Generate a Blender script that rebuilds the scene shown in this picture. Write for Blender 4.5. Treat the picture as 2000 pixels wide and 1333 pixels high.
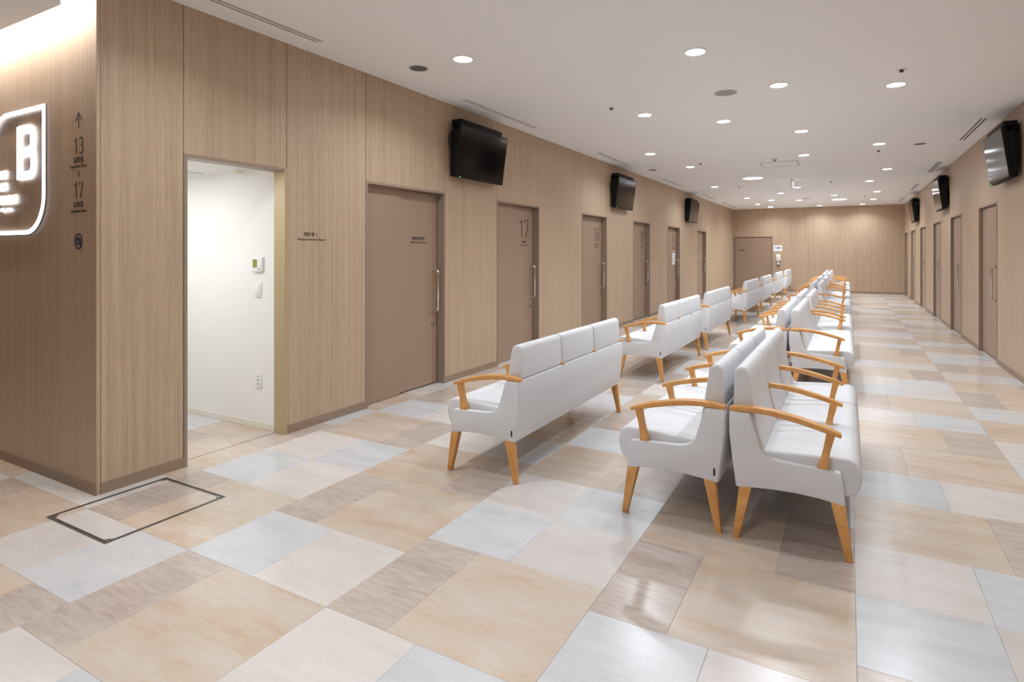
import bpy, bmesh, math, random
from mathutils import Vector, Matrix

for o in list(bpy.data.objects):
    bpy.data.objects.remove(o)
scene = bpy.context.scene
COL = scene.collection
random.seed(7)

# ------------------------------------------------------------------ camera, world, exposure
FPX, CXP, HYP, CAMH = 1124.5, 1052.0, 493.6, 1.389
YAW = math.atan(604.3 / FPX)
cd = bpy.data.cameras.new('camera'); cam = bpy.data.objects.new('camera', cd); COL.objects.link(cam)
cd.sensor_fit = 'HORIZONTAL'; cd.sensor_width = 36.0; cd.lens = 36.0 * FPX / 2000.0
cd.shift_x = (1000 - CXP) / 2000.0; cd.shift_y = -(666.5 - HYP) / 2000.0
cd.clip_start = 0.05; cd.clip_end = 200
cam.location = (0, 0, CAMH); cam.rotation_euler = (math.pi / 2, 0, YAW)
scene.camera = cam

w = bpy.data.worlds.new('world'); scene.world = w; w.use_nodes = True
w.node_tree.nodes['Background'].inputs[0].default_value = (0.8, 0.85, 0.9, 1)
w.node_tree.nodes['Background'].inputs[1].default_value = 0.05
vs = scene.view_settings
vs.view_transform = 'Standard'; vs.look = 'None'; vs.gamma = 1.0; vs.use_curve_mapping = False
vs.exposure = -0.49
try:
    scene.cycles.use_denoising = True
    scene.cycles.max_bounces = 8; scene.cycles.diffuse_bounces = 5; scene.cycles.glossy_bounces = 4
    scene.cycles.sample_clamp_indirect = 6.0
except Exception:
    pass

DOWN_W = 21.5        # watts of one recessed downlight
DOWN_COL = (0.845, 0.925, 1.0)

# ------------------------------------------------------------------ geometry constants
XL, XR, YF, ZC = -3.78, 1.64, 22.45, 2.99
YS = 1.70            # face of the wall with the lit letter sign
PI = math.pi


def lin(c):
    c /= 255.0
    return c / 12.92 if c <= 0.04045 else ((c + 0.055) / 1.055) ** 2.4


def rgb(r, g, b):
    return (lin(r), lin(g), lin(b), 1)


# ------------------------------------------------------------------ materials
def new_mat(name):
    m = bpy.data.materials.new(name); m.use_nodes = True
    nt = m.node_tree
    return m, nt, nt.nodes['Principled BSDF']


def flat(name, col, rough=0.5, metal=0.0, spec=0.5, bump=0.0, bscale=400.0, emis=None, estr=0.0):
    m, nt, p = new_mat(name)
    p.inputs['Base Color'].default_value = col
    p.inputs['Roughness'].default_value = rough
    p.inputs['Metallic'].default_value = metal
    p.inputs['Specular IOR Level'].default_value = spec
    n = nt.nodes.new('ShaderNodeTexNoise'); n.inputs['Scale'].default_value = bscale
    g = nt.nodes.new('ShaderNodeNewGeometry')
    nt.links.new(g.outputs['Position'], n.inputs['Vector'])
    mx = nt.nodes.new('ShaderNodeMix'); mx.data_type = 'RGBA'; mx.blend_type = 'MULTIPLY'
    mx.inputs[0].default_value = 0.05
    mx.inputs[6].default_value = col
    nt.links.new(n.outputs['Fac'], mx.inputs[7])
    nt.links.new(mx.outputs[2], p.inputs['Base Color'])
    if bump:
        b = nt.nodes.new('ShaderNodeBump'); b.inputs['Strength'].default_value = bump
        b.inputs['Distance'].default_value = 0.001
        nt.links.new(n.outputs['Fac'], b.inputs['Height']); nt.links.new(b.outputs['Normal'], p.inputs['Normal'])
    if emis:
        p.inputs['Emission Color'].default_value = emis
        p.inputs['Emission Strength'].default_value = estr
    return m


def mapping(nt, scale, src='pos', rnd=0.0):
    mp = nt.nodes.new('ShaderNodeMapping'); mp.inputs['Scale'].default_value = scale
    if src == 'pos':
        g = nt.nodes.new('ShaderNodeNewGeometry'); out = g.outputs['Position']
    else:
        g = nt.nodes.new('ShaderNodeTexCoord'); out = g.outputs['Object']
    nt.links.new(out, mp.inputs['Vector'])
    if rnd:
        oi = nt.nodes.new('ShaderNodeObjectInfo')
        ml = nt.nodes.new('ShaderNodeMath'); ml.operation = 'MULTIPLY'; ml.inputs[1].default_value = rnd
        nt.links.new(oi.outputs['Random'], ml.inputs[0])
        nt.links.new(ml.outputs[0], mp.inputs['Location'])
    return mp


def noise(nt, mp, scale=1.0, detail=3.0, rough=0.55):
    n = nt.nodes.new('ShaderNodeTexNoise')
    n.inputs['Scale'].default_value = scale; n.inputs['Detail'].default_value = detail
    n.inputs['Roughness'].default_value = rough
    nt.links.new(mp.outputs['Vector'], n.inputs['Vector'])
    return n


def ramp(nt, fac, stops):
    r = nt.nodes.new('ShaderNodeValToRGB')
    el = r.color_ramp.elements
    while len(el) < len(stops):
        el.new(0.5)
    for e, (pos, c) in zip(el, stops):
        e.position = pos; e.color = c
    nt.links.new(fac, r.inputs['Fac'])
    return r


def mixc(nt, a, b, fac=0.5, mode='MIX'):
    mx = nt.nodes.new('ShaderNodeMix'); mx.data_type = 'RGBA'; mx.blend_type = mode
    if isinstance(fac, (int, float)):
        mx.inputs[0].default_value = fac
    else:
        nt.links.new(fac, mx.inputs[0])
    nt.links.new(a, mx.inputs[6]); nt.links.new(b, mx.inputs[7])
    return mx.outputs[2]


def veneer():
    m, nt, p = new_mat('oak_veneer')
    a = noise(nt, mapping(nt, (150, 150, 0.9), rnd=30), 1.0, 4, 0.65)
    b = noise(nt, mapping(nt, (28, 28, 0.25), rnd=30), 1.0, 3, 0.6)
    c = noise(nt, mapping(nt, (420, 420, 9), rnd=30), 1.0, 2, 0.6)
    ra = ramp(nt, a.outputs['Fac'], [(0.30, rgb(150, 125, 101)), (0.5, rgb(188, 162, 137)), (0.72, rgb(207, 182, 155))])
    rb = ramp(nt, b.outputs['Fac'], [(0.30, rgb(163, 136, 110)), (0.52, rgb(188, 163, 138)), (0.75, rgb(202, 177, 151))])
    rc = ramp(nt, c.outputs['Fac'], [(0.36, rgb(134, 110, 86)), (0.5, rgb(189, 164, 139)), (0.8, rgb(198, 172, 145))])
    x = mixc(nt, ra.outputs[0], rb.outputs[0], 0.45)
    x = mixc(nt, x, rc.outputs[0], 0.25)
    nt.links.new(x, p.inputs['Base Color'])
    p.inputs['Roughness'].default_value = 0.42
    p.inputs['Specular IOR Level'].default_value = 0.35
    bm = nt.nodes.new('ShaderNodeBump'); bm.inputs['Strength'].default_value = 0.12; bm.inputs['Distance'].default_value = 0.001
    nt.links.new(c.outputs['Fac'], bm.inputs['Height']); nt.links.new(bm.outputs['Normal'], p.inputs['Normal'])
    return m


def tile_mat(name, lo, mid, hi, streak):
    m, nt, p = new_mat(name)
    a = noise(nt, mapping(nt, (2.2, 7.5, 1), rnd=40), 1.0, 5, 0.62)
    b = noise(nt, mapping(nt, (9, 60, 1), rnd=40), 1.0, 3, 0.6)
    c = noise(nt, mapping(nt, (230, 230, 230)), 1.0, 2, 0.5)
    ra = ramp(nt, a.outputs['Fac'], [(0.30, lo), (0.52, mid), (0.72, hi)])
    rb = ramp(nt, b.outputs['Fac'], [(0.34, lo), (0.5, mid), (0.66, hi)])
    x = mixc(nt, ra.outputs[0], rb.outputs[0], streak)
    oi = nt.nodes.new('ShaderNodeObjectInfo')
    hs = nt.nodes.new('ShaderNodeHueSaturation')
    mr = nt.nodes.new('ShaderNodeMapRange'); mr.inputs['To Min'].default_value = 0.95; mr.inputs['To Max'].default_value = 1.04
    nt.links.new(oi.outputs['Random'], mr.inputs['Value']); nt.links.new(mr.outputs[0], hs.inputs['Value'])
    nt.links.new(x, hs.inputs['Color']); nt.links.new(hs.outputs[0], p.inputs['Base Color'])
    rr = nt.nodes.new('ShaderNodeMapRange'); rr.inputs['To Min'].default_value = 0.17; rr.inputs['To Max'].default_value = 0.32
    nt.links.new(c.outputs['Fac'], rr.inputs['Value']); nt.links.new(rr.outputs[0], p.inputs['Roughness'])
    p.inputs['Specular IOR Level'].default_value = 0.9
    bm = nt.nodes.new('ShaderNodeBump'); bm.inputs['Strength'].default_value = 0.10; bm.inputs['Distance'].default_value = 0.0008
    nt.links.new(c.outputs['Fac'], bm.inputs['Height']); nt.links.new(bm.outputs['Normal'], p.inputs['Normal'])
    return m


def fabric():
    m, nt, p = new_mat('woven_vinyl')
    a = noise(nt, mapping(nt, (520, 520, 90), 'obj'), 1.0, 2, 0.6)
    b = noise(nt, mapping(nt, (120, 120, 700), 'obj'), 1.0, 2, 0.6)
    ra = ramp(nt, a.outputs['Fac'], [(0.3, rgb(204, 204, 206)), (0.7, rgb(228, 228, 230))])
    rb = ramp(nt, b.outputs['Fac'], [(0.3, rgb(206, 206, 208)), (0.7, rgb(228, 228, 230))])
    nt.links.new(mixc(nt, ra.outputs[0], rb.outputs[0], 0.5), p.inputs['Base Color'])
    p.inputs['Roughness'].default_value = 0.55; p.inputs['Specular IOR Level'].default_value = 0.3
    bm = nt.nodes.new('ShaderNodeBump'); bm.inputs['Strength'].default_value = 0.08; bm.inputs['Distance'].default_value = 0.001
    nt.links.new(b.outputs['Fac'], bm.inputs['Height']); nt.links.new(bm.outputs['Normal'], p.inputs['Normal'])
    return m


def beech():
    m, nt, p = new_mat('honey_beech')
    a = noise(nt, mapping(nt, (14, 90, 14), 'obj'), 1.0, 3, 0.6)
    ra = ramp(nt, a.outputs['Fac'], [(0.3, rgb(200, 138, 74)), (0.7, rgb(224, 168, 104))])
    nt.links.new(ra.outputs[0], p.inputs['Base Color'])
    p.inputs['Roughness'].default_value = 0.38; p.inputs['Specular IOR Level'].default_value = 0.4
    return m


M = {}
M['veneer'] = veneer()
M['G'] = tile_mat('tile_grey', rgb(188, 188, 189), rgb(201, 201, 202), rgb(209, 209, 210), 0.25)
M['C'] = tile_mat('tile_cream', rgb(200, 191, 185), rgb(209, 201, 196), rgb(215, 209, 205), 0.3)
M['O'] = tile_mat('tile_sand', rgb(192, 164, 138), rgb(199, 182, 166), rgb(205, 194, 183), 0.25)
M['B'] = tile_mat('tile_taupe', rgb(169, 152, 141), rgb(188, 173, 162), rgb(199, 186, 177), 0.5)
M['joint'] = flat('tile_joint', rgb(186, 175, 165), 0.7)
M['ceiling'] = flat('ceiling_paint', rgb(244, 243, 242), 0.85, spec=0.2, bump=0.05, bscale=150)
M['white'] = flat('white_paint', rgb(240, 239, 235), 0.7, spec=0.2)
M['cream'] = flat('cream_vinyl', rgb(232, 226, 212), 0.5)
M['base'] = flat('taupe_skirting', rgb(148, 125, 106), 0.5)
M['door'] = flat('taupe_door', rgb(159, 134, 114), 0.42, spec=0.4)
M['frame'] = flat('taupe_frame', rgb(154, 134, 116), 0.38, spec=0.4)
M['brass'] = flat('pale_bronze', rgb(186, 168, 128), 0.4, metal=0.2)
M['dark'] = flat('dark_gap', rgb(38, 30, 25), 0.8)
M['steel'] = flat('brushed_steel', rgb(205, 200, 195), 0.22, metal=1.0)
M['steel_dull'] = flat('dull_steel', rgb(150, 148, 146), 0.35, metal=1.0)
M['chrome'] = flat('chrome', rgb(225, 222, 218), 0.12, metal=1.0)
M['fabric'] = fabric()
M['beech'] = beech()
M['black'] = flat('black_plastic', rgb(16, 16, 18), 0.55, spec=0.25)
M['screen'] = flat('screen_glass', rgb(9, 9, 12), 0.10, spec=0.32)
M['print'] = flat('dark_brown_print', rgb(48, 36, 29), 0.6)
M['navy'] = flat('navy_print', rgb(34, 40, 66), 0.6)
M['paper'] = flat('paper', rgb(238, 238, 242), 0.7)
M['plastic'] = flat('white_plastic', rgb(236, 236, 234), 0.4)
M['greyplastic'] = flat('grey_plastic', rgb(150, 148, 146), 0.5)
M['speaker'] = flat('speaker_mesh', rgb(100, 98, 98), 0.7)
M['lcd'] = flat('green_lcd', rgb(138, 148, 60), 0.4)
M['vent'] = flat('vent_frame', rgb(205, 199, 195), 0.6)
M['ventdark'] = flat('dark_parts_slot_shade', rgb(66, 58, 53), 0.8)
M['ventgrey'] = flat('slot_shade_grey', rgb(98, 91, 87), 0.8)
M['ventwhite'] = flat('vent_white', rgb(236, 233, 231), 0.7)
M['lens'] = flat('lamp_lens', rgb(255, 255, 255), 0.4, emis=(0.9, 0.95, 1.0, 1), estr=85.0)
M['glow'] = flat('diffuser_glow', rgb(255, 255, 255), 0.4, emis=(0.92, 0.96, 1.0, 1), estr=9.0)
M['panelglow'] = flat('panel_glow', rgb(255, 255, 255), 0.4, emis=(0.96, 0.97, 1.0, 1), estr=4.0)
M['cove'] = flat('cove_strip', rgb(255, 250, 240), 0.4, emis=(1, 0.94, 0.86, 1), estr=6.0)
M['neon'] = flat('lit_sign', rgb(255, 255, 255), 0.4, emis=(0.70, 0.82, 1.0, 1), estr=3.6)
M['exit'] = flat('lit_exit_panel', rgb(220, 240, 255), 0.4, emis=(0.55, 0.8, 1.0, 1), estr=2.0)
M['exitgreen'] = flat('lit_exit_green', rgb(60, 170, 120), 0.4, emis=(0.05, 0.6, 0.3, 1), estr=1.0)
M['led'] = flat('green_led', rgb(80, 255, 120), 0.4, emis=(0.1, 1.0, 0.3, 1), estr=6.0)


# ------------------------------------------------------------------ mesh helpers
class MB:
    def __init__(self):
        self.v = []; self.f = []; self.mi = []

    def add(self, vs_, fs_, mi=0):
        n = len(self.v)
        self.v += [tuple(a) for a in vs_]
        self.f += [tuple(i + n for i in f) for f in fs_]
        self.mi += [mi] * len(fs_)
        return self

    def box(self, x0, x1, y0, y1, z0, z1, mi=0):
        v = [(x0, y0, z0), (x1, y0, z0), (x1, y1, z0), (x0, y1, z0), (x0, y0, z1), (x1, y0, z1), (x1, y1, z1), (x0, y1, z1)]
        return self.add(v, [(0, 3, 2, 1), (4, 5, 6, 7), (0, 1, 5, 4), (1, 2, 6, 5), (2, 3, 7, 6), (3, 0, 4, 7)], mi)

    def prism_xz(self, prof, y0, y1):
        """closed x-z outline (counter-clockwise seen from -y) pulled along y"""
        n = len(prof)
        v = [(x, y0, z) for x, z in prof] + [(x, y1, z) for x, z in prof]
        f = [tuple(range(n)), tuple(range(2 * n - 1, n - 1, -1))]
        f += [(i, i + n, (i + 1) % n + n, (i + 1) % n) for i in range(n)]
        return self.add(v, f)

    def disc(self, c, r, axis='z', n=28, h=0.004, r2=None):
        """short solid cylinder; c is the centre of its first cap"""
        r2 = r if r2 is None else r2
        v = []
        for k, rr in ((0, r), (1, r2)):
            for i in range(n):
                a = 2 * PI * i / n
                p, q = rr * math.cos(a), rr * math.sin(a)
                if axis == 'z':
                    v.append((c[0] + p, c[1] + q, c[2] + k * h))
                elif axis == 'x':
                    v.append((c[0] + k * h, c[1] + p, c[2] + q))
                else:
                    v.append((c[0] + p, c[1] + k * h, c[2] + q))
        f = [tuple(range(n - 1, -1, -1)), tuple(range(n, 2 * n))]
        f += [(i, (i + 1) % n, (i + 1) % n + n, i + n) for i in range(n)]
        return self.add(v, f)

    def ring(self, c, ro, ri, h, n=32):
        """flat annulus hanging from z = c.z down to c.z-h"""
        v = []
        for z in (c[2], c[2] - h):
            for rr in (ro, ri):
                for i in range(n):
                    a = 2 * PI * i / n
                    v.append((c[0] + rr * math.cos(a), c[1] + rr * math.sin(a), z))
        f = []
        for i in range(n):
            j = (i + 1) % n
            f += [(i, j, j + n, i + n), (2 * n + i, 3 * n + i, 3 * n + j, 2 * n + j), (i, 2 * n + i, 2 * n + j, j), (n + i, n + j, 3 * n + j, 3 * n + i)]
        return self.add(v, f)

    def tube(self, path, r, n=10, radii=None):
        P = [Vector(p) for p in path]
        up = Vector((0.31, 0.52, 0.79))
        rings = []
        for i, p in enumerate(P):
            t = (P[min(i + 1, len(P) - 1)] - P[max(i - 1, 0)]).normalized()
            a = t.cross(up)
            if a.length < 1e-4:
                a = t.cross(Vector((1, 0, 0)))
            a.normalize(); b = t.cross(a)
            rr = radii[i] if radii else r
            rings.append([p + rr * (math.cos(2 * PI * k / n) * a + math.sin(2 * PI * k / n) * b) for k in range(n)])
        v = [q for rg in rings for q in rg]
        f = [tuple(range(n)), tuple(range(len(v) - 1, len(v) - 1 - n, -1))]
        for i in range(len(P) - 1):
            for k in range(n):
                f.append((i * n + k, (i + 1) * n + k, (i + 1) * n + (k + 1) % n, i * n + (k + 1) % n))
        return self.add(v, f)

    def mesh(self, name, bevel=0.0, seg=2, smooth=False, angle=35):
        bm = bmesh.new()
        bv = [bm.verts.new(p) for p in self.v]
        for f, mi in zip(self.f, self.mi):
            try:
                fc = bm.faces.new([bv[i] for i in f]); fc.material_index = mi
            except ValueError:
                pass
        bmesh.ops.recalc_face_normals(bm, faces=bm.faces)
        if bevel:
            es = [e for e in bm.edges if len(e.link_faces) == 2 and e.calc_face_angle(0) > math.radians(angle)]
            bmesh.ops.bevel(bm, geom=es, offset=bevel, segments=seg, profile=0.5, affect='EDGES', clamp_overlap=True)
        me = bpy.data.meshes.new(name)
        bm.to_mesh(me); bm.free()
        if smooth or bevel:
            for p in me.polygons:
                p.use_smooth = True
            try:
                me.set_sharp_from_angle(angle=math.radians(40))
            except Exception:
                pass
        return me


def link(name, me, mat, parent=None, loc=(0, 0, 0)):
    o = bpy.data.objects.new(name, me); COL.objects.link(o)
    if mat is not None and me is not None and not me.materials:
        for mm in (mat if isinstance(mat, (list, tuple)) else [mat]):
            me.materials.append(mm)
    o.location = loc
    if parent is not None:
        o.parent = parent
    return o


def put(mb, name, mat, parent=None, org=None, bevel=0.0, seg=2, smooth=False):
    """world-space builder: vertices are moved into the frame of the (unrotated) parent, or about org"""
    if parent is not None:
        base = Vector(parent.location)
        if parent.parent is not None:
            base = base + Vector(parent.parent.location)
    else:
        base = Vector(org or (0, 0, 0))
    mb.v = [tuple(Vector(p) - base) for p in mb.v]
    o = link(name, mb.mesh(name, bevel, seg, smooth), mat, parent)
    if parent is None:
        o.location = base
    return o


def tag(o, label=None, cat=None, group=None, kind=None):
    if label: o['label'] = label
    if cat: o['category'] = cat
    if group: o['group'] = group
    if kind: o['kind'] = kind
    return o


def empty(name, loc, rz=0.0):
    o = bpy.data.objects.new(name, None); COL.objects.link(o)
    o.location = loc; o.rotation_euler = (0, 0, rz); o.empty_display_size = 0.1
    return o


def copy_tree(o, parent=None):
    c = o.copy(); COL.objects.link(c); c.parent = parent
    for ch in list(o.children):
        copy_tree(ch, c)
    return c


_textcache = {}


def text_mesh(s, size, sx=1.0, bold=0.0, depth=0.0015, align='CENTER'):
    key = (s, size, sx, bold, depth, align)
    if key in _textcache:
        return _textcache[key]
    cu = bpy.data.curves.new('lettering', 'FONT'); cu.body = s; cu.size = size
    cu.align_x = align; cu.align_y = 'CENTER'; cu.extrude = depth; cu.offset = bold; cu.resolution_u = 3
    t = bpy.data.objects.new('lettering', cu); COL.objects.link(t)
    bpy.context.view_layer.update()
    dg = bpy.context.evaluated_depsgraph_get()
    me = bpy.data.meshes.new_from_object(t.evaluated_get(dg))
    bpy.data.objects.remove(t); bpy.data.curves.remove(cu)
    me.transform(Matrix.Diagonal((sx, 1, 1, 1)))
    me.materials.clear()
    _textcache[key] = me
    return me


def lettering(s, size, at, face, mat, parent, sx=1.0, bold=0.0, name='lettering', depth=0.0004, h=None, wd=None):
    """flat print: face '+x' reads on a wall facing +x, '-y' on a wall facing -y, '-x' on a wall facing -x"""
    me = text_mesh(s, size, sx, bold, depth)
    me = me.copy()
    if h or wd:
        xs = [v.co.x for v in me.vertices]; zs = [v.co.y for v in me.vertices]
        if xs:
            W = max(xs) - min(xs); Hh = max(zs) - min(zs); cx_ = (max(xs) + min(xs)) / 2; cy_ = (max(zs) + min(zs)) / 2
            fx = (wd / W) if wd else ((h / Hh) * sx)
            fz = (h / Hh) if h else fx
            me.transform(Matrix.Diagonal((fx, fz, 1, 1)) @ Matrix.Translation((-cx_, -cy_, 0)))
    if face == '+x':
        R = Matrix(((0, 0, 1), (1, 0, 0), (0, 1, 0))).to_4x4()
    elif face == '-x':
        R = Matrix(((0, 0, -1), (-1, 0, 0), (0, 1, 0))).to_4x4()
    else:
        R = Matrix(((1, 0, 0), (0, 0, -1), (0, 1, 0))).to_4x4()
    me.transform(R)
    base = Vector(parent.location)
    if parent.parent is not None:
        base = base + Vector(parent.parent.location)
    me.transform(Matrix.Translation(Vector(at) - base))
    return link(name, me, mat, parent)


def stroke(paths, wdt, ya, yb):
    mb = MB()
    for path in paths:
        P = [Vector((x, 0, z)) for x, z in path]
        L_, R_ = [], []
        for i, p in enumerate(P):
            t = (P[min(i + 1, len(P) - 1)] - P[max(i - 1, 0)]).normalized()
            nrm = Vector((-t.z, 0, t.x)) * wdt / 2
            L_.append(p + nrm); R_.append(p - nrm)
        n = len(P)
        v = [(q.x, ya, q.z) for q in L_ + R_] + [(q.x, yb, q.z) for q in L_ + R_]
        f = []
        for i in range(n - 1):
            f += [(i, i + 1, n + i + 1, n + i), (2 * n + i, 3 * n + i, 3 * n + i + 1, 2 * n + i + 1), (i, 2 * n + i, 2 * n + i + 1, i + 1), (n + i, n + i + 1, 3 * n + i + 1, 3 * n + i)]
        f += [(0, n, 3 * n, 2 * n), (n - 1, 3 * n - 1, 4 * n - 1, 2 * n - 1)]
        mb.add(v, f)
    return mb


def arc(cx, cz, rx, rz, a0, a1, n=12):
    return [(cx + rx * math.cos(math.radians(a0 + (a1 - a0) * k / n)), cz + rz * math.sin(math.radians(a0 + (a1 - a0) * k / n))) for k in range(n + 1)]


GLYPH = {
    '1': [[(0.06, 0.80), (0.30, 0.985), (0.30, 0.0)]],
    '3': [arc(0.25, 0.76, 0.21, 0.24, 150, -90) + arc(0.25, 0.26, 0.23, 0.26, 90, -150)],
    '4': [[(0.36, 1.0), (0.02, 0.26), (0.50, 0.26)], [(0.36, 0.45), (0.36, 0.0)]],
    '5': [[(0.45, 0.985), (0.08, 0.985), (0.05, 0.52)] + arc(0.25, 0.32, 0.22, 0.31, 130, -150)],
    '6': [[(0.36, 1.0), (0.09, 0.44)] + arc(0.25, 0.28, 0.22, 0.28, 150, -210, 22)],
    '7': [[(0.02, 0.82), (0.02, 0.985), (0.47, 0.985), (0.17, 0.0)]],
}


def digits(s_, at, face, h, wd, mat, parent, thick):
    """thin condensed numerals drawn as strokes"""
    unit = wd / (0.5 * len(s_) + 0.12 * (len(s_) - 1))
    mb = MB()
    for k, ch in enumerate(s_):
        off = -wd / 2 + k * 0.62 * unit
        for pl in GLYPH[ch]:
            st = stroke([[(off + x * unit, (z - 0.5) * h) for x, z in pl]], thick, -0.0006, 0.0006)
            mb.add(st.v, st.f)
    if face == '+x':
        mb.v = [(at[0] - y, at[1] + x, at[2] + z) for x, y, z in mb.v]
    else:
        mb.v = [(at[0] + x, at[1] + y, at[2] + z) for x, y, z in mb.v]
    return put(mb, 'number', mat, parent)


def proj(X, Y, Z):
    S, C = math.sin(YAW), math.cos(YAW)
    dep = -S * X + C * Y; r = C * X + S * Y
    if dep < 0.05:
        return None
    return CXP + FPX * r / dep, HYP - FPX * (Z - CAMH) / dep


ORD = ['first', 'second', 'third', 'fourth', 'fifth', 'sixth', 'seventh', 'eighth', 'ninth', 'tenth', 'eleventh', 'twelfth',
       'thirteenth', 'fourteenth', 'fifteenth', 'sixteenth', 'seventeenth', 'eighteenth', 'nineteenth', 'twentieth',
       'twenty-first', 'twenty-second', 'twenty-third', 'twenty-fourth', 'twenty-fifth', 'twenty-sixth', 'twenty-seventh', 'twenty-eighth',
       'twenty-ninth', 'thirtieth', 'thirty-first', 'thirty-second', 'thirty-third']

# ================================================================== FLOOR
YB, XFOY = -5.0, -9.0     # the place goes on behind the camera and to the left of the sign wall
floor = put(MB().box(XFOY - 0.2, XR + 0.2, YB - 0.2, YF + 0.2, -0.08, -0.0035), 'floor', M['joint'])
tag(floor, 'patchwork floor of grey, cream, sand and taupe tiles', kind='structure')
UX, UY, X0, Y0 = 0.1524, 0.1552, 0.0264, 1.593
SEQ_E = ['GC', 'CG', 'OB', 'GC', 'BO', 'OB', 'CG', 'BO']           # starts at row 4
SEQ_O = ['GC', 'BO', 'OB', 'CG', 'BO', 'GC', 'CG', 'OB']           # starts at row 0
tiles = []
for s in range(-11, 2):
    odd = s % 2 != 0
    seq, n = (SEQ_O, -28 * 2) if odd else (SEQ_E, 4 - 28 * 2)
    i = 0
    while Y0 + n * UY < YF:
        code = seq[i % 8]
        if odd and n == -4:
            code = 'BO'
        hgt = 4 if 'O' in code else 3
        a = s * 6
        cut = {'GC': 3, 'CG': 3, 'OB': 4, 'BO': 2}[code]
        for x0, x1, c in ((a, a + cut, code[0]), (a + cut, a + 6, code[1])):
            X_0, X_1 = max(X0 + x0 * UX, XFOY), min(X0 + x1 * UX, XR)
            Y_0, Y_1 = max(Y0 + n * UY, YB), min(Y0 + (n + hgt) * UY, YF)
            if X_1 - X_0 > 0.02 and Y_1 - Y_0 > 0.02:
                tiles.append((X_0, X_1, Y_0, Y_1, c))
        n += hgt; i += 1


def tile_area(t):
    X_0, X_1, Y_0, Y_1, c = t
    if X_1 < XL - 0.2 and Y_0 > YS + 0.3:
        if not (X_0 > -6.0 and Y_1 < 3.2):
            return 0
    ps = [proj(*q) for q in ((X_0, Y_0, 0), (X_1, Y_0, 0), (X_1, Y_1, 0), (X_0, Y_1, 0))]
    if any(p is None for p in ps):
        return 0
    if not any(-10 < p[0] < 2010 and 0 < p[1] < 1345 for p in ps):
        return 0
    return abs(sum(ps[k][0] * ps[(k + 1) % 4][1] - ps[(k + 1) % 4][0] * ps[k][1] for k in range(4))) / 2


tiles.sort(key=tile_area, reverse=True)
shared = {}
G_ = 0.0004
field = MB()
for k, t in enumerate(tiles):
    X_0, X_1, Y_0, Y_1, c = t
    if k < 290 and tile_area(t) > 60:
        W, D = round(X_1 - X_0, 4), round(Y_1 - Y_0, 4)
        if (W, D, c) not in shared:
            b = MB().box(-W / 2 + G_, W / 2 - G_, -D / 2 + G_, D / 2 - G_, -0.0035, 0.0)
            shared[(W, D, c)] = b.mesh('floor_tile', bevel=0.0006, seg=1)
        link('floor_tile', shared[(W, D, c)], M[c], floor, ((X_0 + X_1) / 2, (Y_0 + Y_1) / 2, 0))
    else:
        field.box(X_0 + G_, X_1 - G_, Y_0 + G_, Y_1 - G_, -0.0035, 0.0, 'GCOB'.index(c))
fo = link('floor_tile_field', field.mesh('floor_tile_field'), [M[c] for c in 'GCOB'], floor)
fo['kind'] = 'stuff'

# ================================================================== WALLS
LDOORS = [(2.19, 2.965), (3.785, 4.93), (5.96, 7.05), (8.505, 9.60), (11.03, 12.13), (13.52, 14.64), (16.58, 17.72)]
RDOORS = [(9.04, 10.18), (11.60, 12.73), (13.96, 15.12), (16.55, 17.70), (19.0, 20.15), (21.2, 22.3)]
HD = 2.03


def long_wall(name, X, out, doors, ya, yb, label):
    """wall along y whose finished face is at X; out = +1 when the room lies towards +x"""
    t0, t1 = X - out * 0.022, X - out * 0.10
    a, b_ = min(t0, t1), max(t0, t1)
    sub = MB(); y = ya
    for d0, d1 in doors:
        sub.box(a, b_, y, d0, 0, ZC); sub.box(a, b_, d0, d1, HD, ZC); y = d1
    sub.box(a, b_, y, yb, 0, ZC)
    wl = put(sub, name, M['dark']); tag(wl, label, kind='structure')
    pa, pb = min(X, t0), max(X, t0)
    g = 0.0018

    def panel(y0, y1, z0, z1):
        put(MB().box(pa, pb, y0 + g, y1 - g, z0, z1), 'wall_panel', M['veneer'], wl, bevel=0.001, seg=1)
    y = ya
    for d0, d1 in list(doors) + [(yb, None)]:
        n = max(1, round((d0 - y) / 1.45))
        for k in range(n):
            panel(y + (d0 - y) * k / n, y + (d0 - y) * (k + 1) / n, 0.0, ZC)
        if d1:
            panel(d0, d1, HD, ZC); y = d1
    bb = MB(); y = ya
    for d0, d1 in list(doors) + [(yb, None)]:
        bb.box(min(X, X + out * 0.006), max(X, X + out * 0.006), y, d0, 0, 0.065)
        if d1: y = d1
    return wl, bb


wl, bb = long_wall('wall_left', XL, 1, LDOORS, YS + 0.022, YF, 'oak veneer panelled wall with the numbered doors')
tag(put(bb, 'baseboard_left', M['base']), kind='structure')
wr, bb = long_wall('wall_right', XR, -1, RDOORS, YB, YF, 'oak veneer panelled wall opposite the numbered doors')
tag(put(bb, 'baseboard_right', M['base']), kind='structure')

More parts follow.
